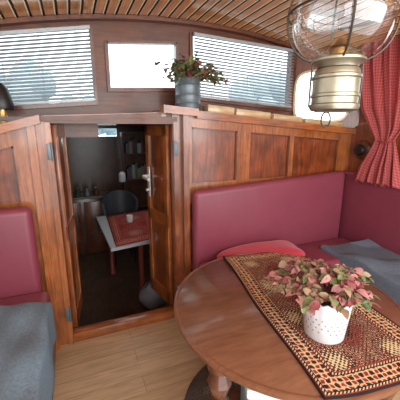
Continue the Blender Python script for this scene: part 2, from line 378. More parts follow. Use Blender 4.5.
# angled corner facet with a rounded window
P0, P1 = Vector((2.04, 2.515, 0)), Vector((2.47, 2.08, 0)); D = (P1-P0); FL = D.length; D.normalize(); Nn = Vector((-D.y, D.x, 0))
def ringplate(mb, L, z0, z1, a0, a1, b0, b1, e, th, ea=True):
    N = 64; ca, cb = (a0+a1)/2, (b0+b1)/2; hw, hh = (a1-a0)/2, (b1-b0)/2; R = []
    for k in range(N):
        t = 2*PI*(k+.5)/N; c, s_ = math.cos(t), math.sin(t)
        ix = ca+hw*math.copysign(abs(c)**e, c); iz = cb+hh*math.copysign(abs(s_)**e, s_)
        if ea:
            q = 1/max(abs(c), abs(s_)); u, v = c*q, s_*q
            ox = ca+(u*(L-ca) if u > 0 else u*ca); oz = cb+(v*(z1-cb) if v > 0 else v*(cb-z0))
        else:
            ox, oz = ix+c*.02, iz+s_*.02
        mk = lambda aa, zz, o_: mb.bm.verts.new((P0+D*aa+Nn*o_)+Vector((0, 0, zz)))
        R.append((mk(ix, iz, 0), mk(ox, oz, 0), mk(ox, oz, th), mk(ix, iz, th)))
    for k in range(N):
        a, b = R[k], R[(k+1) % N]
        for j in range(4): mb.bm.faces.new((a[j], b[j], b[(j+1) % 4], a[(j+1) % 4]))
wz0, wz1 = 1.625, 2.08
m = MB(); ringplate(m, FL, 1.56, 2.34, .03, FL-.1, wz0, wz1, .45, .04); struct('wall_front_corner', m, 'dark')
r = sthing('window_4', (2.25, 2.3, wz0))
m = MB(); ringplate(m, FL, 1.56, 2.3, .035, FL-.105, wz0+.005, wz1-.005, .45, -.012, False); obj('window_frame', m, 'cream', r)
m = MB(); v = [m.bm.verts.new(P0+D*a+Nn*.02+Vector((0, 0, z))) for a, z in ((.03, wz0), (FL-.1, wz0), (FL-.1, wz1), (.03, wz1))]; m.bm.faces.new(v); obj('pane', m, 'glass', r)
r = sthing('window_5', (XR, 1.3, 1.66))
m = MB(); 
for a in ((.6, 2.0, 1.65, 1.69), (.6, 2.0, 2.07, 2.11), (.6, .64, 1.65, 2.1), (1.96, 2.0, 1.65, 2.1), (1.28, 1.31, 1.66, 2.1)): m.box(XR-.015, XR+.02, *a[:2], a[2], a[3])
obj('window_frame', m, 'dark', r)
m = MB(); m.box(XR+.02, XR+.024, .6, 2.0, 1.66, 2.1); obj('pane', m, 'glass', r)

# forward cabin shell
CT = 1.605
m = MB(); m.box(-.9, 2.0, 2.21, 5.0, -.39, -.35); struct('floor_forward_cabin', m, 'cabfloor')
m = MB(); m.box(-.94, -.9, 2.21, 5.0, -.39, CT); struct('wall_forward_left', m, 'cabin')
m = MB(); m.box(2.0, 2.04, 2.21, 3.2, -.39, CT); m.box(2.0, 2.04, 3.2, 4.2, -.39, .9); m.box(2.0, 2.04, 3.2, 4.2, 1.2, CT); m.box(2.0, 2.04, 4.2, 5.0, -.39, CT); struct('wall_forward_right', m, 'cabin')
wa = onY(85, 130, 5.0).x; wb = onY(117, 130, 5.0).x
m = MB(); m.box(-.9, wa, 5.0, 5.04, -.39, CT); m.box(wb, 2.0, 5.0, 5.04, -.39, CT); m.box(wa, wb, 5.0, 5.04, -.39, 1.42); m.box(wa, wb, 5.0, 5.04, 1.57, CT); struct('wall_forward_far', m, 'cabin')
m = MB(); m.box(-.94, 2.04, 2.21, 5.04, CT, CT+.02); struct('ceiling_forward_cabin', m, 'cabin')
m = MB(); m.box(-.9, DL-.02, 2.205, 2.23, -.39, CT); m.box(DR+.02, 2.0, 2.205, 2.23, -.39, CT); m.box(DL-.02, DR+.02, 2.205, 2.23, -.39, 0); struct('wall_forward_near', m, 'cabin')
r = sthing('window_6', ((wa+wb)/2, 5.0, 1.42))
m = MB(); m.box(wa, wb, 4.98, 5.02, 1.41, 1.44); m.box(wa, wb, 4.98, 5.02, 1.56, 1.59); m.box(wa-.02, wa+.01, 4.98, 5.02, 1.41, 1.59); m.box(wb-.01, wb+.02, 4.98, 5.02, 1.41, 1.59); obj('window_frame', m, 'cabin', r)

# doors
def doorleaf(n, p0, p1, handle, side):
    r = sthing(n, (p0[0], p0[1], .08))
    m = MB(); m.slab(p0, p1, .026, .08, 1.58, .003); obj('door_panel', m, 'leaf_door', r)
    d = Vector((p1[0]-p0[0], p1[1]-p0[1])); L = d.length; d.normalize(); nn = Vector((-d.y, d.x))*side*.017
    q = lambda s_: (p0[0]+d.x*s_+nn.x, p0[1]+d.y*s_+nn.y)
    m = MB()
    for a, b, z0, z1 in ((0, L, 1.50, 1.58), (0, L, .08, .2), (0, L, .78, .88), (0, .05, .08, 1.58), (L-.05, L, .08, 1.58)): m.slab(q(a), q(b), .012, z0, z1)
    obj('door_frame', m, 'frame', r)
    hx = DR+.019 if side > 0 else DL-.019
    for z in (.2, 1.36):
        m = MB(); m.box(hx-.014, hx+.014, YB-.034, YB-.028, z, z+.10, .002); m.tube([(hx-side*.014, YB-.036, z-.008), (hx-side*.014, YB-.036, z+.108)], .007)
        obj('hinge', m, 'zinc', r)
    if handle:
        m = MB(); nx = nn.normalized(); c = q(L-.05)
        m.slab((c[0]+nx.x*.008-d.x*.022, c[1]+nx.y*.008-d.y*.022), (c[0]+nx.x*.008+d.x*.022, c[1]+nx.y*.008+d.y*.022), .008, .98, 1.24, .003)
        m.tube([(c[0]+nx.x*.01, c[1]+nx.y*.01, 1.16), (c[0]+nx.x*.06, c[1]+nx.y*.06, 1.16), (c[0]+nx.x*.07-d.x*.04, c[1]+nx.y*.07-d.y*.04, 1.158), (c[0]+nx.x*.07-d.x*.13, c[1]+nx.y*.07-d.y*.13, 1.15)], .013)
        m.tube([(c[0]+nx.x*.01, c[1]+nx.y*.01, 1.04), (c[0]+nx.x*.035, c[1]+nx.y*.035, 1.04)], .012)
        obj('door_handle', m, plain('pale_metal', (214, 214, 208), .35, metal=.2), r)
doorleaf('door_1', (DR-.012, YB+.055), (.598, 2.575), True, 1)
doorleaf('door_2', (DL+.012, YB+.055), (-.055, 2.575), False, -1)

# ================= BLINDS
def blind(lab, w_):
    a, b, fp, fq = w_[0]+.008, w_[1]-.008, w_[2], clampc(w_[3])
    t = thing('venetian_blind', lab, 'blind', ((a+b)/2, YW-.05, fp(a)), 'venetian blinds in the windscreen')
    yb = YW-.052; qa, qb = fq(a)-.01, fq(b)-.01
    m = MB(); m.strip(a, b, yb-.014, yb+.014, lambda x: lerpf(a, qa, b, qb)(x)-.022, lerpf(a, qa, b, qb), 2); obj('headrail', m, 'alu', t)
    m = MB(); n = 18; w = .0135; tilt = math.radians(44)
    for k in range(n):
        f = (k+.5)/n
        za, zb = fp(a)+.02+(qa-.028-fp(a)-.02)*f, fp(b)+.02+(qb-.028-fp(b)-.02)*f
        dy, dz = w*math.cos(tilt), w*math.sin(tilt)
        vs = [m.bm.verts.new(c) for c in ((a, yb-dy, za-dz), (a, yb, za+.002), (a, yb+dy, za+dz), (b, yb-dy, zb-dz), (b, yb, zb+.002), (b, yb+dy, zb+dz))]
        m.bm.faces.new((vs[0], vs[3], vs[4], vs[1])); m.bm.faces.new((vs[1], vs[4], vs[5], vs[2]))
    obj('slats', m, 'slat', t, recalc=False)
    m = MB(); m.strip(a, b, yb-.012, yb+.012, lambda x: fp(x)+.007, lambda x: fp(x)+.02, 2); obj('bottom_rail', m, 'alu', t)
    for f in (.15, .5, .85):
        x = a+(b-a)*f
        m = MB(); m.tube([(x, yb-.014, fp(x)+.012), (x, yb-.014, qa+(qb-qa)*f-.01)], .0014, 5); obj('cord', m, 'slat', t)
blind('slatted venetian blind over the wide window left of the small uncovered window', W1)
blind('slatted venetian blind over the wide window right of the zinc plant pot', W3)

# ================= SETTEES
m = MB(); m.box(.82, 2.455, 1.62, 2.15, 0, .40, .006)
tag(obj('settee_base', m, 'dark_h'), 'wooden settee box along the bulkhead beneath the burgundy cushions, beside the doorway', 'bench')
m = MB(); m.box(1.95, 2.455, .3, 1.615, 0, .40, .006); tag(obj('settee_base', m, 'dark'), 'wooden settee box along the right hull side, behind the table', 'bench')
def pad(name, lab, cat, b, bev=.035, mat='burg', warp=None):
    x0, x1, y0, y1, z0, z1 = b
    t = thing(name, lab, cat, ((x0+x1)/2, (y0+y1)/2, z0))
    m = MB(); bm = bmesh.new(); bmesh.ops.create_cube(bm, size=1)
    for v in bm.verts: v.co = Vector(((x0+x1)/2+v.co.x*(x1-x0), (y0+y1)/2+v.co.y*(y1-y0), (z0+z1)/2+v.co.z*(z1-z0)))
    bmesh.ops.bevel(bm, geom=bm.edges[:], offset=bev, segments=5, profile=.5, affect='EDGES')
    m.merge(bm, 0, None, warp); obj('cushion_cover', m, mat, t)
    return t
sh = lambda c: (c.x, c.y, c.z+max(0, (c.z-.5)/.6)*(.08*(c.x-.82)/1.6))
pad('back_cushion', 'long burgundy back cushion against the panelled bulkhead right of the door', 'cushion', (.815, 2.35, 2.035, 2.138, .402, 1.095), .045, 'burg', sh)
pad('back_cushion', 'burgundy back cushion along the right hull side under the curtain', 'cushion', (2.375, 2.465, .3, 2.138, .402, 1.165), .035, 'burg_side')
pad('seat_cushion', 'burgundy seat cushion of the settee along the bulkhead, under the crimson pillow', 'cushion', (.83, 2.36, 1.62, 2.03, .403, .53), .04, 'burg')
pad('seat_cushion', 'burgundy seat cushion along the right hull side under the grey blanket', 'cushion', (1.93, 2.36, .3, 1.615, .402, .53), .03, 'burg')
m = MB(); m.box(XL+.01, -.235, .2, 2.13, 0, .38, .006); tag(obj('settee_base', m, 'dark'), 'wooden settee box on the left under the blue-grey blanket', 'bench')
pad('seat_cushion', 'burgundy seat cushion of the left settee, mostly under the blue-grey blanket', 'cushion', (XL+.01, -.215, .2, 2.01, .382, .545), .045, 'burg')
pad('back_cushion', 'burgundy back cushion on the left bulkhead beside the door post', 'cushion', (XL+.01, -.265, 2.015, 2.12, .382, 1.085), .045, 'burg')
m = MB(); bm = bmesh.new(); bmesh.ops.create_uvsphere(bm, u_segments=40, v_segments=20, radius=1)
def pw(c):
    e = .45; x = math.copysign(abs(c.x)**e, c.x); y = math.copysign(abs(c.y)**e, c.y)
    r_ = max(abs(c.x), abs(c.y)); return (1.28+x*.36+.03*y, 1.815+y*.18, .598+c.z*.062*(1-.35*r_*r_)+.005*math.sin(x*5+y*3))
m.merge(bm, 0, None, pw)
tag(obj('pillow', m, 'pillow', sharp=80), 'flat crimson pillow lying on the seat in front of the long back cushion', 'pillow')
def blanket1(u, v):
    y = .25+(1.84-.25)*v; s_ = u*.80
    if s_ < .52: x = XL+.02+s_*1.11; z = .561
    else: x = -.201; z = .561-(s_-.52)*.95
    z += .009*math.sin(y*17+x*9)+.006*math.sin(x*31-y*11)
    x += .008*math.sin(y*14) if s_ > .5 else 0
    return (x, y+.02*math.sin(u*7)*v, z+.003)
m = MB(); m.grid(blanket1, 34, 50); tag(mods(obj('blanket', m, 'blanket', sharp=80), .008, 1), 'blue-grey blanket covering the left settee seat', 'blanket')
def blanket2(u, v):
    y = .5+1.31*v; s_ = (1-u)*.62
    if s_ < .45: x = 2.365-s_*.98; z = .552
    else: x = 1.918; z = .552-(s_-.45)
    z += .034*max(0, math.sin(y*9+x*7))*(.3+v)+.008*math.sin(x*23-y*13)
    return (x, y+.05*math.sin(u*5)*v, z+.006)
m = MB(); m.grid(blanket2, 30, 50); tag(mods(obj('blanket', m, 'blanket2', sharp=80), .01, 1), 'dark grey blanket spread on the right settee seat behind the table', 'blanket')

# ================= TABLE
TC = Vector((*c2r(.42, 1.35), 0)); TA, TB = .55, .585; TZ = .72
t = thing('oval_table', 'brown oval wooden table with moulded edge and turned legs, in front of the settee', 'table', (TC.x, TC.y, 0))
m = MB(); m.lathe([(0, -.040), (.95, -.040), (.965, -.036), (.975, -.026), (.985, -.022), (.998, -.018), (1.0, -.004), (.99, 0), (.972, .001), (.968, -.003), (.955, -.003), (.95, 0), (0, 0)], TC.x, TC.y, TZ, 96, TA, TB, -PS)
obj('tabletop', m, 'table', t, sharp=50)
m = MB()
def tl(x, y): return c2r(.42+x, 1.35+y)
for a, b in (((-.34, -.33), (.34, -.33)), ((.34, -.33), (.34, .33)), ((.34, .33), (-.34, .33)), ((-.34, .33), (-.34, -.33))): m.slab(tl(*a), tl(*b), .022, TZ-.12, TZ-.040)
obj('apron', m, 'tableedge', t)
LP = [(.040, 0), (.040, .012), (.028, .03), (.034, .06), (.026, .08), (.030, .12), (.048, .2), (.054, .27), (.040, .33), (.026, .36), (.044, .38), (.044, .39), (.026, .41), (.040, .45), (.050, .48), (.040, .505), (.028, .53), (.050, .54), (.050, .59), (0, .59)]
for x in (-.34, .34):
    for y in (-.33, .33):
        a, b = tl(x, y); m = MB(); m.lathe([(0, 0)]+[(r_, z*1.12) for r_, z in LP], a, b, .014, 20); obj('leg', m, 'tableedge', t)
m = MB(); m.slab(tl(-.34, .0), tl(.34, .0), .03, .12, .16); m.slab(tl(-.34, -.33), tl(-.34, .33), .03, .12, .16); m.slab(tl(.34, -.33), tl(.34, .33), .03, .12, .16); obj('stretcher', m, 'tableedge', t)
A = Vector((.150, 1.855)); e = Vector((.214, -.977)); p = Vector((.977, .214)); RW, RL = .53, 1.11
def rug(u, v):
    q = A+p*RW*u+e*RL*v; q += p*.006*math.sin(v*9)+e*.008*math.sin(u*6)
    dx, dy = (q.x-.42)/TA, (q.y-1.35)/TB; rr = math.hypot(dx, dy); z = TZ+.0045
    if rr > 1.0:
        ov = (rr-1.0)*.56; z -= ov*.8+.004; sc = (1.0+.45*(rr-1.0))/rr; q = Vector((.42+dx*sc*TA, 1.35+dy*sc*TB))
    z += .0010*math.sin(u*17+v*21)
    return (*c2r(q.x, q.y), z)
m = MB(); m.grid(rug, 40, 80); tag(mods(obj('table_rug', m, 'rug', sharp=80), .005), 'patterned red, cream and black oriental rug laid over the oval table', 'rug')
N = 64; m = MB(); RR = .52
uvl = m.bm.loops.layers.uv.new('UVMap'); cv = m.bm.verts.new((TC.x, TC.y, .007)); rg = [m.bm.verts.new((TC.x+RR*math.cos(2*PI*k/N), TC.y+RR*math.sin(2*PI*k/N), .007)) for k in range(N)]
for k in range(N):
    f = m.bm.faces.new((cv, rg[k], rg[(k+1) % N]))
    for l in f.loops: l[uvl].uv = ((l.vert.co.x-TC.x)/1.14+.5, (l.vert.co.y-TC.y)/1.14+.5)
tag(mods(obj('floor_rug', m, 'floorrug'), .008), 'round grey patterned rug on the floor under the table', 'rug')
bx_, by_ = c2r(.33, 1.13)
t = thing('storage_box', 'pale blue and white box under the near edge of the table', 'box', (bx_, by_, .012))
m = MB(); Rz = Matrix.Translation((bx_, by_, 0)) @ Matrix.Rotation(-PS, 4, 'Z')
m.box(-.13, .13, -.10, .10, .012, .45, .01, M4=Rz); obj('box_body', m, plain('pale_blue', (150, 196, 206), .5), t)
m = MB(); m.box(-.137, .137, -.107, .107, .45, .50, .01, M4=Rz); obj('lid', m, 'white', t)

# ================= PLANTS
def leaf(m, c, d, up, L, w, mi, fold=.25, curl=.3):
    d = d.normalized(); sd = d.cross(up)
    if sd.length < .01: sd = d.orthogonal()
    sd.normalize(); nn = sd.cross(d).normalized(); prof = [(0, .12), (.2, .7), (.5, 1), (.8, .62), (1, .05)]
    R = []
    for s_, k in prof:
        ctr = c+d*L*s_-nn*curl*L*s_*s_
        R.append([m.bm.verts.new(ctr+sd*w*k*q+nn*abs(q)*w*k*fold) for q in (-1, 0, 1)])
    for a, b in zip(R, R[1:]):
        for j in (0, 1): m.bm.faces.new((a[j], a[j+1], b[j+1], b[j])).material_index = mi
def plant(t, top, spread, hgt, ns, nl, Ls, mats, wts, seed, droop=.5, edge=.25, shift=(0, 0), wr=(.34, .5), dzr=(-.3, .5), extra=()):
    rnd = random.Random(seed); ms = MB(); ml = MB()
    ends = []
    for k in range(ns):
        a = 2*PI*k/ns+rnd.uniform(-.3, .3); rr = spread*math.sqrt(rnd.uniform(.05, 1)); hh = hgt*(1-(1-edge)*(rr/spread)**2)*rnd.uniform(.6, 1.1)
        ends.append((a, Vector((rr*math.cos(a)+shift[0]*rr/spread, rr*math.sin(a)+shift[1]*rr/spread, hh-droop*max(0, rr-spread*.6)))))
    for v in extra: ends.append((math.atan2(v[1], v[0]), Vector(v)))
    for a, off in ends:
        p0 = top+Vector((rnd.uniform(-.02, .02), rnd.uniform(-.02, .02), -.01)); p2 = top+off
        p1 = (p0+p2)/2+Vector((0, 0, hgt*.35)); pts = [p0*(1-s_)**2+p1*2*s_*(1-s_)+p2*s_*s_ for s_ in (0, .25, .5, .75, 1)]
        ms.tube(pts, [.004, .0035, .003, .0025, .002], 5)
        for j in range(nl):
            s_ = .45+.55*(j+1)/nl; c = p0*(1-s_)**2+p1*2*s_*(1-s_)+p2*s_*s_
            az = rnd.uniform(0, 2*PI); dz = rnd.uniform(*dzr)
            d = Vector((math.cos(az)+math.cos(a)*.4, math.sin(az)+math.sin(a)*.4, dz))
            up = Vector((rnd.uniform(-.8, .8), rnd.uniform(-1.0, .4), 1))
            L = rnd.uniform(*Ls); leaf(ml, c, d, up, L, L*rnd.uniform(*wr), rnd.choices(range(len(mats)), wts)[0], rnd.uniform(.1, .5), rnd.uniform(.1, .8))
    obj('stems', ms, 'stem', t); obj('foliage', ml, mats, t, sharp=80, recalc=False)
pp = Vector((*c2r(.512, 1.085), TZ+.0095))
t = thing('potted_plant', 'pink and green leafy plant in a white pierced pot on the table rug', 'potted plant', pp)
scal = lambda a, z: (.004*math.cos(a*16) if z > .165 else 0)
m = MB(); m.lathe([(0, 0), (.074, 0), (.078, .004), (.094, .160), (.098, .166), (.099, .176), (.093, .176), (.088, .160), (.062, .008), (0, .008)], pp.x, pp.y, pp.z, 96, wave=scal)
for k in range(24):
    for row, zz in enumerate((.05, .068, .086, .104)):
        if row in (0, 3) and k % 4 == 3: continue
        a = 2*PI*(k+.5*(row % 2))/24; r_ = .078+.016*zz/.16+.0012
        n_ = Vector((math.cos(a), math.sin(a), 0)); tt = Vector((-math.sin(a), math.cos(a), 0)); c = pp+n_*r_+Vector((0, 0, zz))
        vs = [m.bm.verts.new(c+tt*.0034*math.cos(q*PI/4)+Vector((0, 0, .0034))*math.sin(q*PI/4)+n_*.0005*math.sin(q*PI/4)) for q in range(8)]; m.bm.faces.new(vs).material_index = 1
obj('pot', m, ['white', 'holes'], t, sharp=50)
m = MB(); m.lathe([(.0, .155), (.086, .15)], pp.x, pp.y, pp.z, 24); obj('soil', m, 'soil', t)
plant(t, pp+Vector((0, 0, .185)), .215, .115, 84, 6, (.024, .044), ['pink', 'green', 'beige', 'red', 'dgreen'], [3.6, 2.6, 2.2, 1.6, 1.2], 5, .18, .38, (-.02, .02), (.3, .45), (-.5, .4))
zp = Vector((onY(188, 108, 2.27).x, 2.27, 0)); zp.z = cap(zp.x)+.001
t = thing('potted_plant', 'leafy green and red-tinged plant in a ribbed zinc canister on the ledge between the windows', 'potted plant', zp)
m = MB(); pr = [(0, 0), (.092, 0), (.096, .004)]
for z in (.06, .12, .19): pr += [(.097, z-.008), (.1, z), (.097, z+.008)]
pr += [(.097, .238), (.102, .243), (.1, .25), (.093, .248), (.09, .20), (0, .20)]
m.lathe(pr, zp.x, zp.y, zp.z, 36); obj('pot', m, 'zinc', t)
plant(t, zp+Vector((.01, -.03, .22)), .22, .18, 60, 5, (.03, .055), ['dgreen', 'pink', 'red', 'green'], [4, 1.0, 1.0, 3.0], 11, .5, .25, (.01, -.05), (.3, .45), (-.6, .5), ((-.24, -.06, .06), (-.27, -.05, .10), (-.22, -.08, .0)))

# ================= HANGING LAMP
lx, ly = c2r(.402, .943); g = 1.856
t = thing('oil_lamp', 'hanging aged metal oil lamp with a clear glass globe inside a wire guard', 'lamp', (lx, ly, 1.60))
GR, GH, SE = .136, .112, .62; B0 = .22
def gp(b, k=0): return (GR+k)*abs(math.cos(b))**SE, g+(GH+k*.6)*math.sin(b)
m = MB(); pr = []
for k in range(33):
    a = -PI/2+B0+(PI-2*B0)*k/32; pr.append(gp(a))
m.lathe(pr, lx, ly, 0, 48); obj('glass_globe', m, 'globe', t, sharp=80)
zb = gp(-PI/2+B0)[1]
m = MB(); m.lathe([(.05, zb+.004), (.066, zb+.004), (.074, zb-.002), (.074, zb-.008), (.066, zb-.012), (.058, zb-.018), (.056, zb-.024), (.0, zb-.024)], lx, ly, 0, 40); obj('gallery', m, 'nickel', t)
m = MB(); m.lathe([(0, 1.603), (.058, 1.603), (.068, 1.606), (.070, 1.614), (.070, 1.620), (.065, 1.624), (.065, 1.640), (.068, 1.643), (.068, 1.649), (.065, 1.652), (.065, 1.690), (.069, 1.694), (.069, 1.700), (.064, 1.704), (.063, zb-.034), (.060, zb-.028), (.054, zb-.025), (0, zb-.023)], lx, ly, 0, 40); obj('oil_tank', m, 'nickel', t)
m = MB(); m.lathe([(0, zb-.01), (.026, zb-.01), (.03, zb+.012), (.024, zb+.028), (.03, zb+.034), (.018, zb+.05), (.006, zb+.058), (0, zb+.058)], lx, ly, 0, 24); obj('burner', m, 'brass', t)
m = MB(); zt = 2*g-zb
m.lathe([(.062, zt-.002), (.07, zt), (.066, zt+.012), (.05, zt+.03), (.045, zt+.06), (.055, zt+.065), (.02, zt+.09), (.012, zt+.1), (0, zt+.1)], lx, ly, 0, 32); obj('top_cap', m, 'nickel', t)
m = MB()
def circ(r_, z, n=48): return [(lx+r_*math.cos(2*PI*k/n), ly+r_*math.sin(2*PI*k/n), z) for k in range(n)]
m.tube(circ(GR+.012, g+.012), .0034, 6, True)
for k in range(4):
    a = PI/4*1.2+k*PI/2; pts = []
    for j in range(19):
        b = -PI/2+B0+(PI-2*B0)*j/18; rr_, zz_ = gp(b, .012)
        pts.append((lx+rr_*math.cos(a), ly+rr_*math.sin(a), zz_))
    m.tube(pts, .0032, 6)
obj('wire_guard', m, 'wire', t)
m = MB()
for s_ in (-1, 1): 
    a = -PS; X = Vector((math.cos(a), math.sin(a), 0))*s_
    c = Vector((lx, ly, 0)); m.tube([c+X*.073+Vector((0, 0, 1.735)), c+X*.075+Vector((0, 0, 1.69)), c+X*.075+Vector((0, 0, 1.615)), c+X*.05+Vector((0, 0, 1.600))], .003, 6)
m.tube([(lx-.05, ly+.02, 1.602), (lx+.05, ly-.02, 1.602)], .003, 6)
obj('tank_strap', m, 'wire', t)
m = MB(); m.tube([(lx-.02*cs+.018*math.cos(q), ly+.008, 1.578+.022*math.sin(q)) for q in [2*PI*k/20 for k in range(20)]], .0025, 6, True); obj('bottom_ring', m, 'wire', t)
m = MB(); zc0 = zt+.1
m.tube([(lx, ly, zc0), (lx, ly, ceil(lx))], .004, 6); m.lathe([(.0, -.012), (.025, -.01), (.03, 0), (0, 0)], lx, ly, ceil(lx), 20); obj('hook_rod', m, 'wire', t)

# ================= CURTAIN
xc = 2.325
t = thing('curtain', 'red and pink checked curtain gathered beside the right side window', 'curtain', (xc, 1.7, 1.2))
kl = [(26, 362), (60, 360), (105, 362), (128, 371), (138, 376), (148, 371), (166, 360), (186, 353)]
kr = [(26, 420), (60, 420), (100, 414), (128, 404), (138, 396), (148, 397), (170, 398), (188, 399)]
def itp(k, y):
    for (a, b), (c, d_) in zip(k, k[1:]):
        if y <= c: return b+(d_-b)*max(0, (y-a))/(c-a)
    return k[-1][1]
ztop, zbot = onX(385, 26, xc).z, onX(378, 185, xc).z
def cur(u, v):
    py = 26+160*v; L_ = onX(itp(kl, py), py, xc); R_ = onX(itp(kr, py), py, xc)
    y = L_.y+(R_.y-L_.y)*u; z = ztop+(zbot-ztop)*v
    amp = .014+.016*abs(v-.7)+.03*max(0, v-.85); ph = u*2*PI*5+1.2*math.sin(u*5+v*2.4)+.5*math.sin(v*7)
    return (xc+amp*(math.sin(ph)+.35*math.sin(ph*2.3+v*3)), y+.010*math.sin(ph*1.7), z-.014*math.sin(ph)*v*v)
m = MB(); m.grid(cur, 130, 60); mods(obj('curtain_cloth', m, 'curtain', t, sharp=80), .003)
m = MB(); yt = cur(.5, .70); m.tube([(xc+.032*math.cos(q), yt[1]+.062*math.sin(q), yt[2]+.01*math.cos(q)) for q in [2*PI*k/24 for k in range(24)]], .008, 6, True); obj('tieback', m, 'curtain', t)
m = MB(); m.tube([(xc, .6, ztop+.0), (xc, 2.06, ztop+.0)], .008, 10); tag(obj('curtain_rod', m, 'brass'), 'thin curtain rod above the red checked curtain', 'curtain rod')
q = onX(361, 150, XR-.02)
t = thing('wall_fitting', 'dark round wooden fitting on the side wall left of the curtain hem', 'wall fitting', (XR, q.y, q.z-.08))
RY = Matrix.Translation((XR-.001, q.y, q.z)) @ Matrix.Rotation(-PI/2, 4, 'Y')
def lathe_m(prof, n=28):
    b = MB(); b.lathe(prof, 0, 0, 0, n); bmesh.ops.transform(b.bm, matrix=RY, verts=b.bm.verts[:]); return b
obj('backplate', lathe_m([(0, 0), (.085, 0), (.088, .008), (.080, .020), (.066, .026), (0, .026)]), 'dark', t)
obj('boss', lathe_m([(0, .026), (.05, .026), (.052, .045), (.04, .06), (0, .064)]), 'black', t)

# ================= LEDGE ITEMS
grp = 'pale blocks lying along the right ledge'
for i, (a, b) in enumerate(((206, 232), (234, 268), (271, 300), (303, 343))):
    xa = onY(a, 118, 2.2).x; xb = onY(b, 118, 2.2).x; xm = (xa+xb)/2; sl = -.0781
    R_ = Matrix.Translation((xm, 2.225, cap(xm)+.002)) @ Matrix.Rotation(-math.atan(sl), 4, 'Y'); w = (xb-xa)/2
    m = MB(); m.box(-w, w, -.06, .06, 0, .06-.004*i, .004, M4=R_)
    tag(obj('wooden_block', m, 'cream'), ['first pale wooden block on the right ledge counting from the zinc pot', 'second pale wooden block on the right ledge counting from the zinc pot', 'third pale wooden block on the right ledge counting from the zinc pot', 'pale wooden block on the right ledge nearest the curtain'][i], 'wooden block', grp)
q = onY(3, 118, 2.22); bz = cap(q.x)+.018
t = thing('bell', 'dark round bell on a brass foot, on the ledge at the far left', 'bell', (q.x, 2.25, bz))
m = MB(); m.lathe([(0, 0), (.05, 0), (.052, .012), (.03, .025), (.02, .05), (.02, .09), (0, .09)], q.x, 2.25, bz, 24); obj('foot', m, 'brass', t)
m = MB(); m.lathe([(.0, .08), (.062, .082), (.066, .095), (.060, .14), (.045, .20), (.02, .235), (0, .24)], q.x, 2.25, bz, 24); obj('bell_body', m, 'black', t)

# ================= FORWARD CABIN CONTENTS
FZ = -.35; tz = .38
c0 = [onZ(*q_, tz) for q_ in ((96, 217), (152, 209), (158, 239), (111, 249))]
cx = sum(v.x for v in c0)/4; cy = sum(v.y for v in c0)/4
t = thing('cabin_table', 'small grey-white topped table seen through the doorway', 'table', (cx, cy, FZ))
m = MB(); b_ = [m.bm.verts.new((v.x, v.y, tz-.03)) for v in c0]; u_ = [m.bm.verts.new((v.x, v.y, tz)) for v in c0]
m.bm.faces.new(u_); m.bm.faces.new(b_[::-1])
for k in range(4): m.bm.faces.new((b_[k], b_[(k+1) % 4], u_[(k+1) % 4], u_[k]))
obj('tabletop', m, plain('grey_laminate', (176, 178, 184), .4), t)
for f in (.25, .75):
    m = MB(); m.lathe([(.0, 0), (.05, 0), (.05, .02), (.03, .05), (.03, .6), (.05, .7), (0, .7)], c0[0].x*(1-f)+c0[2].x*f, c0[0].y*(1-f)+c0[2].y*f, FZ, 16); obj('leg', m, plain('red_brown_leg', (120, 52, 38), .4), t)
ru = [onZ(*q_, tz) for q_ in ((106, 216), (152, 209.5), (157.5, 238), (116, 247))]
def runner(u, v):
    a = ru[0].lerp(ru[1], u); b = ru[3].lerp(ru[2], u); q_ = a.lerp(b, v); return (q_.x, q_.y, tz+.005)
m = MB(); m.grid(runner, 6, 8); tag(mods(obj('table_runner', m, 'redrun'), .004), 'red patterned cloth on the cabin table beyond the doorway', 'tablecloth')
q = onZ(130, 222, tz+.008)
m = MB(); m.lathe([(0, 0), (.03, 0), (.036, .01), (.04, .09), (.036, .09), (.03, .012), (0, .012)], q.x, q.y, tz+.008, 20); tag(obj('mug', m, 'white'), 'small white cup on the red cloth of the cabin table', 'cup')
def chair(px, py, lab, back):
    q = onZ(px, py, .45); chx, chy = q.x, q.y
    t = thing('chair', lab, 'chair', (chx, chy, FZ))
    m = MB(); m.lathe([(0, .42), (.2, .42), (.215, .435), (.2, .46), (0, .465)], chx, chy, FZ, 28); obj('seat', m, 'black', t)
    m = MB(); R = []
    for k in range(17):
        a = back+(-.45+.9*k/16)*PI; c, s_ = math.cos(a), math.sin(a); h = 1.02-.14*(abs(k-8)/8)**2
        R.append([m.bm.verts.new((chx+r_*c, chy+r_*s_, FZ+z)) for r_, z in ((.20, .68), (.235, .68), (.265, h), (.23, h))])
    for a, b in zip(R, R[1:]):
        for k in range(4): m.bm.faces.new((a[k], a[(k+1) % 4], b[(k+1) % 4], b[k]))
    m.bm.faces.new(R[0]); m.bm.faces.new(R[-1][::-1]); obj('backrest', m, plain('dark_grey_pad', (50, 52, 60), .5), t)
    for k in range(4):
        a = PI/4+k*PI/2; m = MB(); m.tube([(chx+.15*math.cos(a), chy+.15*math.sin(a), FZ+.43), (chx+.2*math.cos(a), chy+.2*math.sin(a), FZ)], .014, 8); obj('leg', m, 'black', t)
    for f in (-.35, 0, .35):
        a = back+f*PI; m = MB(); m.tube([(chx+.19*math.cos(a), chy+.19*math.sin(a), FZ+.45), (chx+.22*math.cos(a), chy+.22*math.sin(a), FZ+.7)], .01, 6); obj('spindle', m, 'black', t)
chair(121, 208, 'dark round-backed chair behind the cabin table', PI/2)
sa = onY(122, 170, 4.9).x; sb_ = onY(172, 170, 4.9).x
t = thing('shelf_unit', 'dark wooden shelf unit on the far wall of the forward cabin', 'shelf', ((sa+sb_)/2, 4.85, -.35))
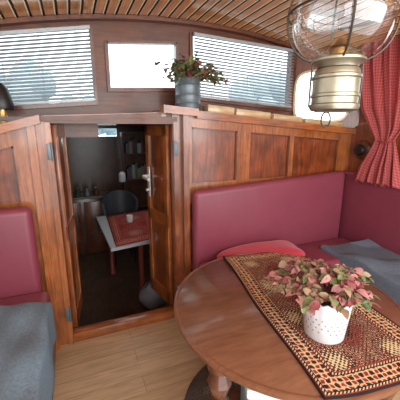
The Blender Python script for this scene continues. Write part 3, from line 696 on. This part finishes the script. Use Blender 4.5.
m = MB(); m.box(sa, sb_, 4.97, 4.99, -.35, 1.5); m.box(sa, sa+.03, 4.75, 4.97, -.35, 1.5); m.box(sb_-.03, sb_, 4.75, 4.97, -.35, 1.5); obj('frame', m, 'cabin', t)
for z in (-.1, .3, .75, 1.15, 1.48): m = MB(); m.box(sa+.03, sb_-.03, 4.75, 4.97, z, z+.025); obj('shelf', m, 'cabin', t)
cols = [(90, 46, 42), (46, 62, 84), (112, 108, 98), (54, 70, 50), (108, 88, 52), (78, 78, 84), (98, 56, 46), (32, 44, 62)]
names = ['dull red', 'blue', 'off-white', 'green', 'ochre', 'grey', 'rust', 'dark blue']
cols2 = [(60, 76, 94), (104, 98, 92), (84, 38, 42), (42, 42, 50), (120, 120, 124), (70, 52, 38)]
names2 = ['sky blue', 'stone grey', 'crimson', 'charcoal', 'white', 'brown']
for lv, (cc, nn_, zz) in enumerate(((cols, names, .7755), (cols2, names2, 1.1755))):
    xb = sa+.06
    for k, c_ in enumerate(cc):
        w = .03+.012*((k+lv) % 3); hh = .16+.03*((k*5) % 4)
        m = MB(); m.box(xb, xb+w, 4.80, 4.95, zz, zz+hh, .002); tag(obj('book', m, plain('book_cover', c_, .6)), nn_[k]+' book standing on the '+('middle' if lv == 0 else 'upper')+' shelf of the forward cabin', 'book', 'books on the cabin shelf'); xb += w+.004
q = onY(122, 176, 4.2)
t = thing('hanging_lantern', 'small pale lantern hanging in the forward cabin above the table', 'lantern', (q.x, 4.2, q.z-.1))
m = MB(); m.lathe([(0, -.08), (.04, -.08), (.045, -.06), (.045, .03), (.02, .06), (0, .06)], q.x, 4.2, q.z, 20); obj('shade', m, plain('lantern_shade', (160, 166, 170), .4), t)
m = MB(); m.tube([(q.x, 4.2, q.z+.06), (q.x, 4.2, CT)], .006, 6); obj('cord', m, 'black', t)
t = thing('cabinet', 'low brown cabinet at the left of the forward cabin behind the table', 'cabinet', (.0, 4.8, FZ))
m = MB(); m.box(-.35, .45, 4.62, 4.98, FZ, .55, .006); obj('body', m, 'cabin', t)
m = MB(); m.box(-.38, .48, 4.59, 4.98, .55, .58, .006); obj('worktop', m, plain('worktop', (84, 76, 70), .4), t)
for k in (0, 1):
    m = MB(); m.box(-.31+.39*k, .04+.39*k, 4.602, 4.622, FZ+.06, .50, .004); dd = obj('door', m, 'dark', t)
    m = MB(); m.tube([(.0+.39*k, 4.595, .2), (.0+.39*k, 4.595, .32)], .008, 6); obj('handle', m, 'chrome', dd)
bt = [(.02, (60, 72, 54), 'green', .13), (.14, (110, 110, 108), 'pale grey', .10), (.27, (84, 54, 38), 'brown', .12)]
for x_, c_, nm, hh in bt:
    t = thing('bottle', 'short '+nm+' bottle standing on the low cabinet in the forward cabin', 'bottle', (x_, 4.70, .581), 'bottles on the cabin cabinet')
    m = MB(); m.lathe([(0, 0), (.036, 0), (.038, .006), (.038, hh*.6), (.014, hh*.78), (.014, hh*.94), (0, hh*.94)], x_, 4.70, .581, 16); obj('bottle_body', m, plain('bottle_'+nm, c_, .25), t)
    m = MB(); m.lathe([(0, hh*.94), (.017, hh*.94), (.017, hh), (0, hh)], x_, 4.70, .581, 12); obj('cap', m, 'alu', t)
q = onZ(153, 306, FZ)
t = thing('bag', 'slumped grey bag on the forward cabin floor beside the open door', 'bag', (q.x, q.y, FZ))
m = MB(); bm = bmesh.new(); bmesh.ops.create_uvsphere(bm, u_segments=28, v_segments=16, radius=1)
m.merge(bm, 0, None, lambda c: (q.x+c.x*.15, q.y+c.y*.13, FZ+max(0.0, .13+c.z*.15*(1-.1*math.sin(c.x*6)))))
obj('bag_body', m, plain('grey_bag', (120, 120, 126), .8, var=.3), t, sharp=80)
m = MB(); m.tube([(q.x-.08+.16*k/10, q.y-.02, FZ+.25+.08*math.sin(PI*k/10)) for k in range(11)], .007, 6); obj('bag_handle', m, 'black', t)

# ================= OUTSIDE
m = MB(); m.box(-60, 60, 5.5, 90, -1.2, -1.0); struct('ground', m, 'ground')
def blobtree(loc, s_, seed):
    rnd = random.Random(seed); t = thing('tree', '', 'tree', loc); L = Vector(loc)
    m = MB(); m.tube([L, L+Vector((0, 0, 3*s_))], [.3*s_, .18*s_], 8); obj('trunk', m, 'trunk', t)
    m = MB()
    for k in range(16):
        bm = bmesh.new(); bmesh.ops.create_icosphere(bm, subdivisions=2, radius=1); r_ = rnd.uniform(.7, 1.3)*s_; c = L+Vector((rnd.uniform(-2, 2)*s_, rnd.uniform(-1, 1)*s_, rnd.uniform(2.2, 5)*s_))
        m.merge(bm, 0, None, lambda co: c+co*r_*(1+.15*math.sin(co.x*9)+.15*math.sin(co.z*8+co.y*7)))
    obj('crown', m, 'tree', t, sharp=80); return t
ts = [((-6, 34, -1), 1.5, 'hazy tree seen through the left window blind'), ((2.5, 38, -1), 1.15, 'hazy tree seen low through the small central window'), ((24, 36, -1), 1.6, 'hazy tree seen through the right window blind')]
for i, (l, s_, lab) in enumerate(ts): blobtree(l, s_, i)['label'] = lab

# ================= LIGHT
def area(name, loc, rot, sx_, sy_, e, col=(1, .98, .95)):
    ld = bpy.data.lights.new(name, 'AREA'); ld.shape = 'RECTANGLE'; ld.size = sx_; ld.size_y = sy_; ld.energy = e; ld.color = col
    o = bpy.data.objects.new(name, ld); C.objects.link(o); o.location = loc; o.rotation_euler = rot; return o
area('aft_fill_light', (.8, -.85, 1.75), (math.radians(84), 0, 0), 3.0, .9, 48)  # added fill light behind the camera, no window modelled there
area('cabin_fill_light', (.7, 3.6, 1.57), (0, 0, 0), .8, .8, 4)  # added fill lamp to brighten the cabin, its ceiling has no hatch
w = bpy.data.worlds.new('world'); S.world = w; w.use_nodes = True; nt = w.node_tree; bg = nt.nodes['Background']
tc = nt.nodes.new('ShaderNodeTexCoord'); sp = nt.nodes.new('ShaderNodeSeparateXYZ'); nt.links.new(tc.outputs['Generated'], sp.inputs[0])
rp = nt.nodes.new('ShaderNodeValToRGB'); rp.color_ramp.elements[0].position = .0; rp.color_ramp.elements[0].color = (.66, .69, .70, 1); rp.color_ramp.elements[1].position = .5; rp.color_ramp.elements[1].color = (.88, .95, 1, 1)
nt.links.new(sp.outputs[2], rp.inputs[0]); nt.links.new(rp.outputs[0], bg.inputs[0]); bg.inputs[1].default_value = 4.0
